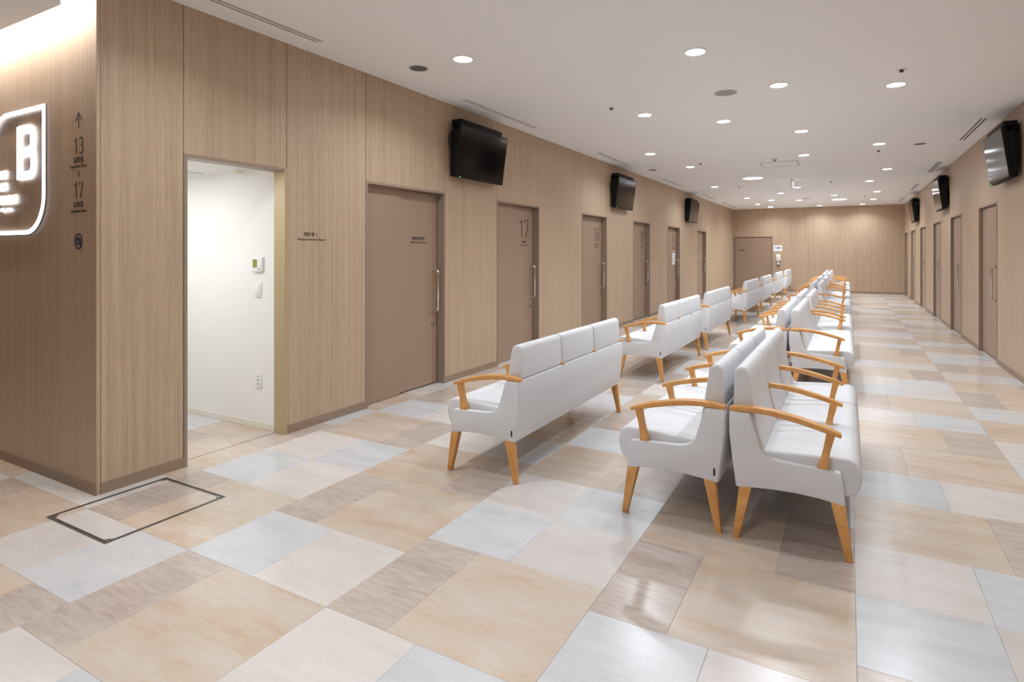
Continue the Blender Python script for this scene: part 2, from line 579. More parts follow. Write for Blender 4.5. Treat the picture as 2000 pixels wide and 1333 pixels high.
# far wall with one wide door at its left end
FD0, FD1, FDH = -3.765, -2.41, 1.98
sub = MB().box(FD0, FD1, YF + 0.022, YF + 0.1, FDH, ZC).box(FD1, XR + 0.1, YF + 0.022, YF + 0.1, 0, ZC)
wf = put(sub, 'wall_far', M['dark']); tag(wf, 'oak veneer wall closing the far end of the waiting hall', kind='structure')
put(MB().box(XL, FD1 - .002, YF, YF + 0.022, FDH, ZC), 'wall_panel', M['veneer'], wf)
n = 3
for k in range(n):
    a = FD1 + (XR - FD1) * k / n; b = FD1 + (XR - FD1) * (k + 1) / n
    put(MB().box(a + .001, b - .001, YF, YF + 0.022, 0, ZC), 'wall_panel', M['veneer'], wf)
tag(put(MB().box(FD1, XR, YF - 0.006, YF, 0, 0.065), 'baseboard_far', M['base']), kind='structure')

# wall with the lit letter sign, to the left of the corner
ws = put(MB().box(XFOY, XL - 0.10, YS + 0.022, YS + 0.12, 0, ZC), 'wall_front', M['dark'])
tag(ws, 'oak veneer wall carrying the glowing letter B sign', kind='structure')
xs = [XL, -5.35, -7.2, XFOY]
for k in range(3):
    put(MB().box(xs[k + 1] + .001, xs[k] - .0005, YS, YS + 0.022, 0, ZC), 'wall_panel', M['veneer'], ws, bevel=.001, seg=1)
tag(put(MB().box(XFOY, XL + 0.006, YS - 0.006, YS, 0, 0.065), 'baseboard_front', M['base']), kind='structure')

# unseen closing walls
tag(put(MB().box(XFOY, XR + .1, YB - 0.12, YB, 0, ZC), 'wall_back', M['veneer']), kind='structure')
tag(put(MB().box(XFOY - 0.12, XFOY, YB, YS + .1, 0, ZC), 'wall_foyer', M['veneer']), kind='structure')

# ceilings
ce = put(MB().box(XL - 0.12, XR + 0.12, YB - 0.1, YF + 0.12, ZC, ZC + 0.1), 'ceiling', M['ceiling'])
tag(ce, 'smooth white painted ceiling of the hall', kind='structure')
fc = put(MB().box(XFOY, XL - 0.0, YB, YS - 0.17, 2.74, ZC), 'ceiling_foyer', M['ceiling']); tag(fc, kind='structure')
fc2 = put(MB().box(XFOY, XL - 0.12, YS - 0.17, YS + 0.1, ZC, ZC + 0.1), 'ceiling_cove', M['ceiling']); tag(fc2, kind='structure')
cv = empty('cove_light', (-6.4, YS - 0.10, ZC - 0.045))
tag(cv, 'linear cove light washing down the sign wall from the ceiling slot', 'cove light')
put(MB().box(XFOY + .1, XL - 0.03, YS - 0.125, YS - 0.075, ZC - 0.03, ZC), 'housing', M['white'], cv)
put(MB().box(XFOY + .1, XL - 0.03, YS - 0.12, YS - 0.08, ZC - 0.036, ZC - 0.031), 'diffuser', M['cove'], cv)
ld = bpy.data.lights.new('cove_beam', 'AREA'); ld.shape = 'RECTANGLE'; ld.size = 5.0; ld.size_y = 0.04; ld.energy = 75; ld.color = (1, 0.95, 0.87)
lo = bpy.data.objects.new('cove_beam', ld); COL.objects.link(lo); lo.parent = cv; lo.location = (0.1, 0, -0.0)
lo.rotation_euler = (math.radians(-14), 0, 0)

# interview room behind the open doorway
RX0, RX1, RY0, RY1, RZ = -6.6, XL - 0.10, 1.84, 2.962, 2.04
tag(put(MB().box(RX0, RX1, RY1, RY1 + 0.08, 0, RZ + .1), 'wall_room', M['white']), 'white side wall of the small interview room', kind='structure')
tag(put(MB().box(RX0 - .08, RX0, RY0, RY1 + .08, 0, RZ + .1), 'wall_room_end', M['white']), kind='structure')
tag(put(MB().box(RX0, RX1, RY0 - .08 + .06, RY0, 0, RZ + .1), 'wall_room_near', M['white']), kind='structure')
tag(put(MB().box(RX0, RX1, RY0, RY1, RZ, RZ + .08), 'ceiling_room', M['white']), kind='structure')
tag(put(MB().box(RX0, RX1, RY1 - .007, RY1, 0, 0.052), 'baseboard_room', M['cream'], bevel=.002, seg=1), kind='structure')


# ================================================================== DOORS
def pull_handle(root, X, out, y, z0, z1, name='handle'):
    """chrome D-pull standing off a door face at X towards out"""
    s = 0.075 * out; r = 0.03 * out
    path = [(X, y, z0), (X + s - r, y, z0), (X + s - r * .3, y, z0 + .009), (X + s, y, z0 + .03), (X + s, y, z1 - .03), (X + s - r * .3, y, z1 - .009), (X + s - r, y, z1), (X, y, z1)]
    hd = put(MB().tube(path, 0.0115, 10), name, M['chrome'], root, smooth=True)
    for z in (z0, z1):
        put(MB().disc((X, y, z), 0.018, 'x', 16, 0.005 * out), 'rose', M['chrome'], root, smooth=True)
    hd['label'] = 'chrome pull handle'
    return hd


def side_door(n, X, out, d0, d1, label, handle_far, split=None, num=None, texts=()):
    root = empty('door_%d' % n, (X, (d0 + d1) / 2, 0)); tag(root, label, kind='structure')
    dep = 0.088 if out > 0 else 0.036
    # frame: two jambs and a head, a little proud of the panels
    fx0, fx1 = min(X + out * 0.006, X - out * dep), max(X + out * 0.006, X - out * dep)
    t = 0.022
    fr = MB().box(fx0, fx1, d0, d0 + t, 0, HD).box(fx0, fx1, d1 - t, d1, 0, HD).box(fx0, fx1, d0 + t, d1 - t, HD - t, HD)
    put(fr, 'door_frame', M['frame'], root, bevel=0.0015, seg=1)
    lx0, lx1 = X - out * dep, X - out * (dep + 0.035)
    a, b = min(lx0, lx1), max(lx0, lx1)
    # dark-coloured sheet standing in for the shaded void behind leaf edges
    put(MB().box(min(lx1, lx1 - out * .01), max(lx1, lx1 - out * .01), d0, d1, 0.0, HD), 'backing', M['dark'], root)
    if split:
        sp0, sp1 = X - out * (dep - 0.018), X - out * (dep + 0.03)
        put(MB().box(min(sp0, sp1), max(sp0, sp1), d0 + t, split, 0.004, HD - t), 'side_panel', M['door'], root, bevel=0.001, seg=1)
        l0 = split - 0.01
    else:
        l0 = d0 + t + (0.004 if not handle_far else 0)
    if handle_far:
        ly0, ly1 = l0, d1 - t - 0.007
    else:
        ly0, ly1 = d0 + t + 0.0, d1 - t - 0.012
    put(MB().box(a, b, ly0, ly1, 0.012, HD - t - 0.004), 'door_leaf', M['door'], root, bevel=0.001, seg=1)
    hy = (ly1 - 0.075) if handle_far else (ly0 + 0.07)
    pull_handle(root, lx0, out, hy, 0.775, 1.21)
    lk = put(MB().disc((lx0, hy - (0.0 if handle_far else -0.0), 0.648), 0.021, 'x', 18, 0.016 * out, 0.017), 'lock', M['steel'], root, smooth=True)
    lk['label'] = 'steel lock cylinder'
    if num:
        digits(num, (lx0 + out * 0.0008, ly1 - 0.245, 1.715), '+x', 0.235, 0.255, M['print'], root, 0.017)
        lettering('診察室', 0.05, (lx0 + out * 0.0012, ly1 - 0.245, 1.532), '+x', M['print'], root, wd=0.115, name='room_name')
        lettering('Examination Room', 0.02, (lx0 + out * 0.0012, ly1 - 0.245, 1.487), '+x', M['print'], root, wd=0.20, name='room_name')
    for s, y, z, wd in texts:
        lettering(s, 0.05, (lx0 + out * 0.0012, y, z), '+x', M['print'], root, wd=wd, name='room_name')
    return root


side_door(2, XL, 1, *LDOORS[1], 'wide taupe sliding door beside the doorway, lettered for medical guidance', True, split=4.305,
          texts=[('療養指導室', 4.60, 1.535, 0.20), ('Medical Guidance Room', 4.61, 1.493, 0.262)])
side_door(3, XL, 1, *LDOORS[2], 'taupe sliding door numbered 17', True, split=6.47, num='17')
side_door(4, XL, 1, *LDOORS[3], 'taupe sliding door numbered 16', True, num='16')
side_door(5, XL, 1, *LDOORS[4], 'taupe sliding door numbered 15', True, num='15')
d14 = side_door(6, XL, 1, *LDOORS[5], 'taupe sliding door numbered 14 with a notice stuck on it', True, num='14')
side_door(7, XL, 1, *LDOORS[6], 'taupe sliding door numbered 13, last on the numbered wall', True, num='13')
for k, (d0, d1) in enumerate(RDOORS):
    nm = ['nearest', 'second', 'third', 'fourth', 'fifth', 'farthest'][k]
    side_door(9 + k, XR, -1, d0, d1, 'taupe door with chrome pull, %s on the unnumbered right wall' % nm, False)

# door on the far wall
r = empty('door_8', ((FD0 + FD1) / 2, YF, 0)); tag(r, 'wide taupe door in the far wall, beside the hand sanitiser', kind='structure')
put(MB().box(FD0 - .01, FD0 + .02, YF - .004, YF + .06, 0, FDH).box(FD1 - .02, FD1, YF - .004, YF + .06, 0, FDH).box(FD0 + .02, FD1 - .02, YF - .004, YF + .06, FDH - .02, FDH), 'door_frame', M['frame'], r)
put(MB().box(FD0 + .03, FD1 - .02, YF + .03, YF + .07, 0.01, FDH - .024), 'door_leaf', M['door'], r)
put(MB().box(FD0, FD1, YF + .075, YF + .09, 0, FDH), 'backing', M['dark'], r)
hy = FD0 + 0.085
put(MB().tube([(hy, YF + .03, 0.74), (hy, YF - .03, 0.74), (hy, YF - .042, 0.755), (hy, YF - .042, 1.155), (hy, YF - .03, 1.17), (hy, YF + .03, 1.17)], .011, 8), 'handle', M['chrome'], r, smooth=True)
put(MB().disc((hy, YF + .03, 0.62), 0.02, 'y', 14, -0.015), 'lock', M['steel'], r)
lettering('処置室', 0.05, (-3.50, YF + .0288, 1.48), '-y', M['print'], r, wd=0.21, name='room_name')

# open doorway to the interview room
d0, d1 = LDOORS[0]
r = empty('door_1', (XL, (d0 + d1) / 2, 0)); tag(r, 'open doorway with pale bronze frame leading to a bright white room', kind='structure')
a, b = XL - 0.118, XL + 0.007
put(MB().box(a, b, d0, d0 + .022, 0, HD), 'door_jamb', M['frame'], r, bevel=.0015, seg=1)
put(MB().box(a, b, d1 - .022, d1, 0, HD), 'door_jamb', M['brass'], r, bevel=.0015, seg=1)
put(MB().box(a, b, d0 + .022, d1 - .022, HD - .022, HD), 'door_head', M['frame'], r, bevel=.0015, seg=1)
put(MB().box(XL - .1135, XL - .1105, d0 + .022, d1 - .022, 0.0, 0.0012), 'floor_track', M['ventdark'], r)
rt = empty('wall_lettering', (XL, 3.2, 1.5)); tag(rt, 'small dark brown lettering naming medical interview room 1 beside the doorway', 'lettering')
lettering('問診室１', 0.05, (XL + 0.0012, 3.19, 1.535), '+x', M['print'], rt, wd=0.125, name='line')
lettering('Medical Interview Room 1', 0.02, (XL + 0.0012, 3.205, 1.494), '+x', M['print'], rt, wd=0.28, name='line')

# ================================================================== LIT SIGN AND WAY-FINDING PRINT
sg = empty('letter_sign', (-4.76, YS, 1.5))
tag(sg, 'glowing white outline sign with a bold letter B', 'sign')
x0, x1, z0, z1, R = -5.15, -4.375, 1.505, 2.31, 0.25


def leaf(x0, x1, z0, z1, R, n=12):
    p = [(x1, z1)]
    for k in range(n + 1):       # rounded top-left
        a = PI / 2 + (PI / 2) * k / n
        p.append((x0 + R + R * math.cos(a), z1 - R + R * math.sin(a)))
    p.append((x0, z0))
    for k in range(n + 1):       # rounded bottom-right
        a = -PI / 2 + (PI / 2) * k / n
        p.append((x1 - R + R * math.cos(a), z0 + R + R * math.sin(a)))
    return p


def band(outer, inner, ya, yb):
    n = len(outer)
    v = [(x, ya, z) for x, z in outer] + [(x, ya, z) for x, z in inner] + [(x, yb, z) for x, z in outer] + [(x, yb, z) for x, z in inner]
    f = []
    for i in range(n):
        j = (i + 1) % n
        f += [(i, j, n + j, n + i), (2 * n + i, 3 * n + i, 3 * n + j, 2 * n + j), (i, 2 * n + i, 2 * n + j, j), (n + i, n + j, 3 * n + j, 3 * n + i)]
    return MB().add(v, f)


put(band(leaf(x0, x1, z0, z1, R), leaf(x0 + .026, x1 - .026, z0 + .026, z1 - .026, R - .026), YS - .014, YS - .007), 'outline', M['neon'], sg)
put(band(leaf(x0 - .003, x1 + .003, z0 - .003, z1 + .003, R + .003), leaf(x0 + .012, x1 - .012, z0 + .012, z1 - .012, R - .012), YS - .007, YS), 'casing', M['greyplastic'], sg)


bx0, bx1, bz0, bz1 = -4.745, -4.497, 1.855, 2.205
hw = 0.026
Lx, T, Bt = bx0 + hw, bz1 - hw, bz0 + hw
mid = (T + Bt) / 2 + 0.004


def bowl(za, zb, xr):
    rr = (za - zb) / 2; cz = (za + zb) / 2; rx = 0.075
    pts = [(Lx, za)]
    for k in range(13):
        a = PI / 2 - PI * k / 12
        ca = math.cos(a); sa = math.sin(a)
        pts.append((xr - rx + rx * math.copysign(abs(ca) ** 0.7, ca), cz + rr * math.copysign(abs(sa) ** 0.75, sa)))
    pts.append((Lx, zb))
    return pts


put(stroke([[(Lx, bz0 + .004), (Lx, bz1 - .004)], bowl(T, mid, bx1 - hw - .006), bowl(mid, Bt, bx1 - hw)], 2 * hw, YS - .016, YS - .004), 'letter', M['neon'], sg)
for s, xr, z, hh in (('外科', -4.905, 1.905, 0.058), ('眼科', -4.905, 1.825, 0.058), ('専門各科', -4.755, 1.737, 0.064), ('Outpatient', -4.835, 1.668, 0.036)):
    n = len(s)
    wd = hh * 1.02 * n if n < 8 else 0.155
    lettering(s, 0.06, (xr - wd / 2, YS - .010, z), '-y', M['neon'], sg, h=hh, wd=wd, bold=0.0012, name='sign_text', depth=0.004)

wp = empty('wayfinding_print', (-3.98, YS, 1.4))
tag(wp, 'dark printed arrow with room numbers 13 to 17 on the sign wall', 'lettering')
yy = YS - 0.0013
put(stroke([[(-3.979, 2.118), (-3.979, 2.212)], [(-4.016, 2.165), (-3.979, 2.213), (-3.942, 2.165)]], 0.006, yy - .0004, yy + .0008), 'arrow', M['print'], wp)
digits('13', (-3.981, yy, 2.017), '-y', 0.094, 0.108, M['print'], wp, 0.0065)
lettering('診察室', .05, (-3.981, yy, 1.936), '-y', M['print'], wp, wd=0.112, name='room_name')
lettering('Examination Room', .02, (-3.981, yy, 1.898), '-y', M['print'], wp, wd=0.185, name='room_name')
put(MB().box(-3.982, -3.976, yy - .0004, yy + .0008, 1.833, 1.868), 'dash', M['print'], wp)
digits('17', (-3.981, yy, 1.756), '-y', 0.094, 0.108, M['print'], wp, 0.0065)
lettering('診察室', .05, (-3.981, yy, 1.672), '-y', M['print'], wp, wd=0.112, name='room_name')
lettering('Examination Room', .02, (-3.981, yy, 1.634), '-y', M['print'], wp, wd=0.185, name='room_name')

nc = empty('no_camera_pictogram', (-3.981, YS, 1.4))
tag(nc, 'round navy no-photography pictogram below the room numbers', 'pictogram')
cx_, cz_, rr = -3.981, 1.455, 0.047
circ = [(cx_ + rr * math.cos(2 * PI * k / 32), cz_ + rr * math.sin(2 * PI * k / 32)) for k in range(32)]
cin = [(cx_ + (rr - .008) * math.cos(2 * PI * k / 32), cz_ + (rr - .008) * math.sin(2 * PI * k / 32)) for k in range(32)]
put(band(circ, cin, yy - .0004, yy + .0008), 'ring', M['navy'], nc)
put(MB().box(cx_ - .028, cx_ + .028, yy - .0003, yy + .0008, cz_ - .021, cz_ + .016).box(cx_ - .010, cx_ + .010, yy - .0003, yy + .0008, cz_ + .016, cz_ + .024), 'camera_shape', M['navy'], nc)
put(MB().disc((cx_, yy - .0006, cz_ - .003), .012, 'y', 18, .0003), 'camera_lens', M['greyplastic'], nc)
put(stroke([[(cx_ - .030, cz_ + .030), (cx_ + .030, cz_ - .030)]], 0.007, yy - .0012, yy - .0007), 'slash', M['navy'], nc)

# ================================================================== INTERVIEW ROOM FITTINGS
yw = RY1
t = empty('thermostat', (-4.10, yw, 1.24)); tag(t, 'white wall thermostat with a green display in the bright room', 'thermostat')
put(MB().box(-4.158, -4.042, yw - .02, yw, 1.238, 1.353), 'case', M['plastic'], t, bevel=.003)
put(MB().box(-4.148, -4.098, yw - .0215, yw - .02, 1.272, 1.336), 'display', M['lcd'], t)
put(MB().box(-4.085, -4.055, yw - .0215, yw - .02, 1.255, 1.262), 'button', M['greyplastic'], t)
t = empty('light_switch', (-4.10, yw, 1.035)); tag(t, 'white light switch below the thermostat', 'switch')
put(MB().box(-4.14, -4.066, yw - .008, yw, 1.035, 1.155), 'plate', M['plastic'], t, bevel=.002)
put(MB().box(-4.122, -4.084, yw - .013, yw - .008, 1.055, 1.135), 'rocker', M['white'], t, bevel=.001)
t = empty('wall_outlet', (-4.10, yw, 0.319)); tag(t, 'white power outlet low on the bright room wall', 'outlet')
put(MB().box(-4.14, -4.066, yw - .008, yw, 0.319, 0.439), 'plate', M['plastic'], t, bevel=.002)
for z in (0.345, 0.375, 0.405):
    put(MB().box(-4.113, -4.109, yw - .009, yw - .0078, z, z + .012).box(-4.097, -4.093, yw - .009, yw - .0078, z, z + .012), 'socket', M['ventdark'], t)
t = empty('smoke_detector', (-4.22, 2.88, RZ)); tag(t, 'round white detector on the bright room ceiling', 'smoke detector')
put(MB().disc((-4.22, 2.87, RZ), .055, 'z', 28, -.012), 'base', M['plastic'], t)
put(MB().disc((-4.22, 2.87, RZ - .012), .046, 'z', 28, -.02, .03), 'sensor_head', M['cream'], t)
t = empty('ceiling_vent', (-4.95, 2.55, RZ)); tag(t, 'square white ceiling grille in the bright room', 'vent')
put(MB().box(-5.25, -4.65, 2.25, 2.85, RZ - .012, RZ), 'frame', M['plastic'], t)
for k in range(4):
    put(MB().box(-5.2, -4.7, 2.32 + .13 * k, 2.41 + .13 * k, RZ - .018, RZ - .012), 'louvre', M['white'], t)


# ================================================================== BENCHES
L = 1.80
SIDE = [(0.004, 0.615), (0.004, 0.51), (0.018, 0.38), (0.035, 0.25), (0.10, 0.257), (0.20, 0.266), (0.30, 0.268), (0.40, 0.263), (0.505, 0.248),
        (0.497, 0.33), (0.487, 0.395), (0.42, 0.399), (0.32, 0.402), (0.235, 0.406), (0.19, 0.414), (0.162, 0.432), (0.145, 0.46), (0.13, 0.51), (0.115, 0.56), (0.097, 0.615)]
SEAT = [(0.10, 0.30), (0.49, 0.275), (0.515, 0.272), (0.545, 0.285), (0.563, 0.315), (0.573, 0.36), (0.568, 0.405), (0.55, 0.437), (0.52, 0.449), (0.45, 0.449), (0.30, 0.441), (0.18, 0.432), (0.10, 0.428)]
BACK = [(0.036, 0.40), (0.165, 0.40), (0.155, 0.445), (0.132, 0.53), (0.113, 0.64), (0.098, 0.74), (0.090, 0.79), (0.078, 0.815), (0.060, 0.825), (0.040, 0.823), (0.024, 0.812), (0.018, 0.79), (0.014, 0.70), (0.012, 0.622), (0.036, 0.615)]
REAR = [(0.0, 0.618), (0.0, 0.51), (0.015, 0.38), (0.032, 0.252), (0.06, 0.252), (0.045, 0.38), (0.033, 0.51), (0.033, 0.618)]
ARM = [(0.0, 0.630), (0.05, 0.638), (0.12, 0.641), (0.20, 0.636), (0.28, 0.623), (0.36, 0.605), (0.43, 0.585), (0.49, 0.563)]
ARMT = [0.024, 0.026, 0.028, 0.029, 0.029, 0.028, 0.026, 0.019]


def rot_area(p):
    return sum(p[i][0] * p[(i + 1) % len(p)][1] - p[(i + 1) % len(p)][0] * p[i][1] for i in range(len(p)))


def prism(prof, y0, y1):
    return MB().prism_xz(prof, y0, y1)


def arm_mesh(wy):
    top = [(x, z + 0.004) for x, z in ARM]
    bot = [(x, z + 0.004 - t) for (x, z), t in zip(ARM, ARMT)]
    mb = MB(); n = len(top)
    v, f = [], []
    for i in range(n):
        ww = wy * (0.5 if i > 0 else 0.42) * (0.86 if i == n - 1 else 1)
        v += [(top[i][0], -ww, top[i][1]), (top[i][0], ww, top[i][1]), (bot[i][0], ww, bot[i][1]), (bot[i][0], -ww, bot[i][1])]
    for i in range(n - 1):
        for k in range(4):
            f.append((4 * i + k, 4 * i + (k + 1) % 4, 4 * i + 4 + (k + 1) % 4, 4 * i + 4 + k))
    f += [(3, 2, 1, 0), (4 * n - 4, 4 * n - 3, 4 * n - 2, 4 * n - 1)]
    mb.add(v, f)
    return mb.mesh('armrest', bevel=0.007, seg=2, angle=50)


POST = [(0.383, 0.386), (0.436, 0.386), (0.438, 0.43), (0.445, 0.485), (0.457, 0.53), (0.468, 0.572), (0.432, 0.584), (0.424, 0.54), (0.414, 0.485), (0.402, 0.435)]


def leg_mesh(top, bot, yt, yb):
    """tapered square leg: top/bot = (x0,x1), yt/yb = (y0,y1)"""
    v = []
    for (a, b_), (c, d), z in ((bot, yb, 0.0), (top, yt, 0.268)):
        v += [(a, c, z), (b_, c, z), (b_, d, z), (a, d, z)]
    return MB().add(v, [(0, 3, 2, 1), (4, 5, 6, 7), (0, 1, 5, 4), (1, 2, 6, 5), (2, 3, 7, 6), (3, 0, 4, 7)])


def make_bench(arms):
    r = empty('waiting_bench', (0, 0, 0))
    for y0 in (0.0, L - 0.045):
        link('side_panel', prism(SIDE, y0, y0 + 0.045).mesh('side_panel', 0.007, 2, angle=40), M['fabric'], r)
    link('rear_panel', prism(REAR, 0.012, L - 0.012).mesh('rear_panel', 0.004, 2, angle=40), M['fabric'], r)
    link('underframe', MB().box(0.08, 0.47, 0.05, L - 0.05, 0.272, 0.315).mesh('underframe'), M['black'], r)
    pitch = (L - 0.094) / 3
    gap = 0.004 if arms == 4 else 0.001
    for k in range(3):
        a = 0.047 + pitch * k; b_ = a + pitch
        g2 = 0.0028
        link('seat_cushion', prism(SEAT, a + g2, b_ - g2).mesh('seat_cushion', 0.014, 3, angle=45), M['fabric'], r)
        link('back_cushion', prism(BACK, a + gap * 2, b_ - gap * 2).mesh('back_cushion', 0.014, 3, angle=45), M['fabric'], r)
    wide, slim = arm_mesh(0.05), arm_mesh(0.036)
    ys = [0.026] + ([0.047 + pitch, 0.047 + 2 * pitch] if arms == 4 else []) + [L - 0.026]
    pw, ps = prism(POST, -0.0185, 0.0185).mesh('arm_post', 0.004, 2, angle=40), None
    for k, y in enumerate(ys):
        end = k in (0, len(ys) - 1)
        ao = link('armrest', wide if end else slim, M['beech'], r, (0, y, 0))
        link('arm_post', pw, M['beech'], ao)
    for (tx, bx) in (((0.05, 0.108), (0.018, 0.047)), ((0.443, 0.502), (0.506, 0.536))):
        for yt, yb in (((0.002, 0.047), (0.004, 0.034)), ((L - 0.047, L - 0.002), (L - 0.034, L - 0.004))):
            link('leg', leg_mesh(tx, bx, yt, yb).mesh('leg', 0.004, 2), M['beech'], r)
    link('fabric_tag', MB().box(0.048, 0.056, L - 0.002, L + 0.003, 0.285, 0.320).mesh('fabric_tag'), M['black'], r)['label'] = 'small black fabric tag'
    return r


protos = {4: make_bench(4), 2: make_bench(2)}
used = {4: False, 2: False}


def bench(arms, X, Y, left, label, group):
    if used[arms]:
        o = copy_tree(protos[arms])
    else:
        o = protos[arms]; used[arms] = True
    if left:
        o.location = (X, Y + L, 0); o.rotation_euler = (0, 0, PI)
    else:
        o.location = (X, Y, 0); o.rotation_euler = (0, 0, 0)
    tag(o, label, 'bench', group)
    return o


A = [(2.96, 4), (6.06, 4), (8.30, 2), (11.80, 4), (14.22, 2), (17.15, 4), (20.0, 2)]
Cc = [(2.92, 4), (6.16, 2), (8.32, 4), (11.70, 2), (14.13, 4), (17.0, 2), (19.45, 4)]
wordA = ['nearest', 'second', 'third', 'fourth', 'fifth', 'sixth', 'last']
for (y, a), wd in zip(A, wordA):
    bench(a, -1.722, y, True, 'pale grey bench, %s in the single row nearest the numbered doors%s' % (wd, ', without middle armrests' if a == 2 else ''), 'benches in the row nearest the numbered doors')
for (y, a), wd in zip(Cc, wordA):
    bench(a, -0.531, y, True, 'pale grey bench, %s of the back-to-back row, facing the numbered doors%s' % (wd, ', without middle armrests' if a == 2 else ''), 'back-to-back benches facing the numbered doors')
for (y, a), wd in zip(Cc, wordA):
    bench(a, -0.515, y, False, 'pale grey bench, %s of the back-to-back row, facing the unnumbered right wall%s' % (wd, ', without middle armrests' if a == 2 else ''), 'back-to-back benches facing the right wall')


# ================================================================== WALL TELEVISIONS
def make_tv():
    """screen looks towards local +x, wall plane at x = 0, centred on y, z = 0 at the lower edge of the screen"""
    r = empty('wall_television', (0, 0, 0))
    tilt = math.radians(7.6); W, H, D = 0.945, 0.562, 0.045

    def tl(mb):
        out = []
        for x, y, z in mb.v:
            out.append((0.115 + x * math.cos(tilt) + z * math.sin(tilt), y, z * math.cos(tilt) - x * math.sin(tilt)))
        mb.v = out
        return mb
    link('casing', tl(MB().box(-D, 0, -W / 2, W / 2, 0, H)).mesh('casing', 0.004, 2), M['black'], r)
    sc = link('screen', tl(MB().box(0.0, 0.0012, -W / 2 + .010, W / 2 - .010, 0.016, H - .010)).mesh('screen'), M['screen'], r)
    link('rear_housing', MB().prism_xz([(0.035, 0.012), (0.082, 0.004), (0.142, 0.50), (0.075, 0.52), (0.045, 0.46)], -W / 2 + .012, W / 2 - .012).mesh('rear_housing', 0.006, 2), M['black'], r)
    link('power_light', tl(MB().box(0.0, 0.003, -W / 2 + .075, -W / 2 + .083, 0.004, 0.010)).mesh('power_light'), M['led'], r)
    link('wall_plate', MB().box(0.0, 0.02, -0.22, 0.22, 0.16, 0.44).mesh('wall_plate', .003, 1), M['black'], r)
    link('mount_arm', MB().box(0.015, 0.09, -0.20, -0.15, 0.22, 0.42).box(0.015, 0.09, 0.15, 0.20, 0.22, 0.42).mesh('mount_arm'), M['black'], r)
    link('top_bracket', MB().box(0.03, 0.155, -0.42, 0.40, 0.565, 0.625).mesh('top_bracket', .006, 2), M['black'], r)
    link('bracket_stay', MB().box(0.0, 0.05, -0.36, -0.33, 0.50, 0.60).box(0.0, 0.05, 0.30, 0.33, 0.50, 0.60).mesh('bracket_stay'), M['black'], r)
    link('cable', MB().tube([(0.06, -0.45, 0.50), (0.035, -0.475, 0.44), (0.03, -0.47, 0.36), (0.04, -0.45, 0.30), (0.05, -0.40, 0.27)], 0.006, 8).mesh('cable', smooth=True), M['black'], r)
    return r


tv = make_tv(); first = True
for side, y, lab in (('l', 5.43, 'black television tilted down above door 17, screen off'),
                     ('l', 10.19, 'black television above the gap following the door marked 16, second on its wall'),
                     ('l', 15.57, 'small-looking far black television, last on the wall of numbered doors'),
                     ('r', 8.30, 'black television with a shiny screen, nearest on the right wall'),
                     ('r', 13.30, 'black television in the middle of the three on the right wall'),
                     ('r', 18.30, 'black television farthest along the right wall')):
    o = tv if first else copy_tree(tv); first = False
    o.location = (XL, y, 2.195) if side == 'l' else (XR, y, 2.195)
    o.rotation_euler = (0, 0, 0 if side == 'l' else PI)
    tag(o, lab, 'television', 'wall televisions')

# ================================================================== CEILING FITTINGS
LIGHTS = [(-2.82, 3.917), (-1.078, 4.659), (-0.586, 5.963), (0.405, 6.476), (-2.095, 6.517), (-1.346, 7.292), (-0.545, 8.363), (0.405, 9.891),
          (-2.839, 9.125), (-2.61, 10.868), (-0.643, 10.445), (-2.872, 14.449), (0.665, 12.928), (0.422, 14.906), (0.673, 17.557), (-1.104, 15.524),
          (-1.605, 16.851), (-2.644, 17.962), (-2.085, 19.022), (-2.64, 20.321), (-2.404, 21.738), (-1.318, 19.336), (-0.346, 18.16),
          (-0.857, 21.9), (0.423, 21.9), (0.674, 20.024)]
KF = (ZC - CAMH) / (3.0 - CAMH)
LIGHTS = [(x * KF, y * KF) for x, y in LIGHTS]
EXTRA = [(0.405, 3.1), (-2.7, 1.95), (-0.9, 0.1), (0.4, -0.7), (-1.3, -1.1), (-0.5, -2.2), (0.4, -3.4), (-1.6, -3.6)]  # unseen downlights, added and placed to brighten near wall, floor and bench ends


def make_downlight():
    r = empty('recessed_downlight', (0, 0, 0))
    link('trim_ring', MB().ring((0, 0, 0), 0.092, 0.076, 0.006).mesh('trim_ring'), M['white'], r)
    link('lens', MB().disc((0, 0, 0), 0.0765, 'z', 32, -0.004).mesh('lens'), M['lens'], r)
    ld = bpy.data.lights.new('downlight_beam', 'AREA'); ld.shape = 'DISK'; ld.size = 0.15; ld.energy = DOWN_W; ld.color = DOWN_COL
    ld.spread = math.radians(142)
    lo = bpy.data.objects.new('downlight_beam', ld); COL.objects.link(lo); lo.parent = r; lo.location = (0, 0, -0.009)
    return r


dl = make_downlight(); first = True
order = sorted(LIGHTS, key=lambda p: p[1])
for k, (x, y) in enumerate(order + EXTRA):
    o = dl if first else copy_tree(dl); first = False
    o.location = (x, y, ZC)
    if k < len(order):
        where = 'left of the middle' if x < -1.8 else ('right of the middle' if x > 0 else 'near the middle')
        lab = 'round recessed downlight, %s nearest in view, %s of the ceiling' % (ORD[k], where)
    else:
        lab = 'unseen round downlight added at the camera end of the ceiling, number %s' % ORD[k - len(order)]
    tag(o, lab.replace('left of the middle of', 'left of the middle of'), 'downlight', 'recessed downlights')

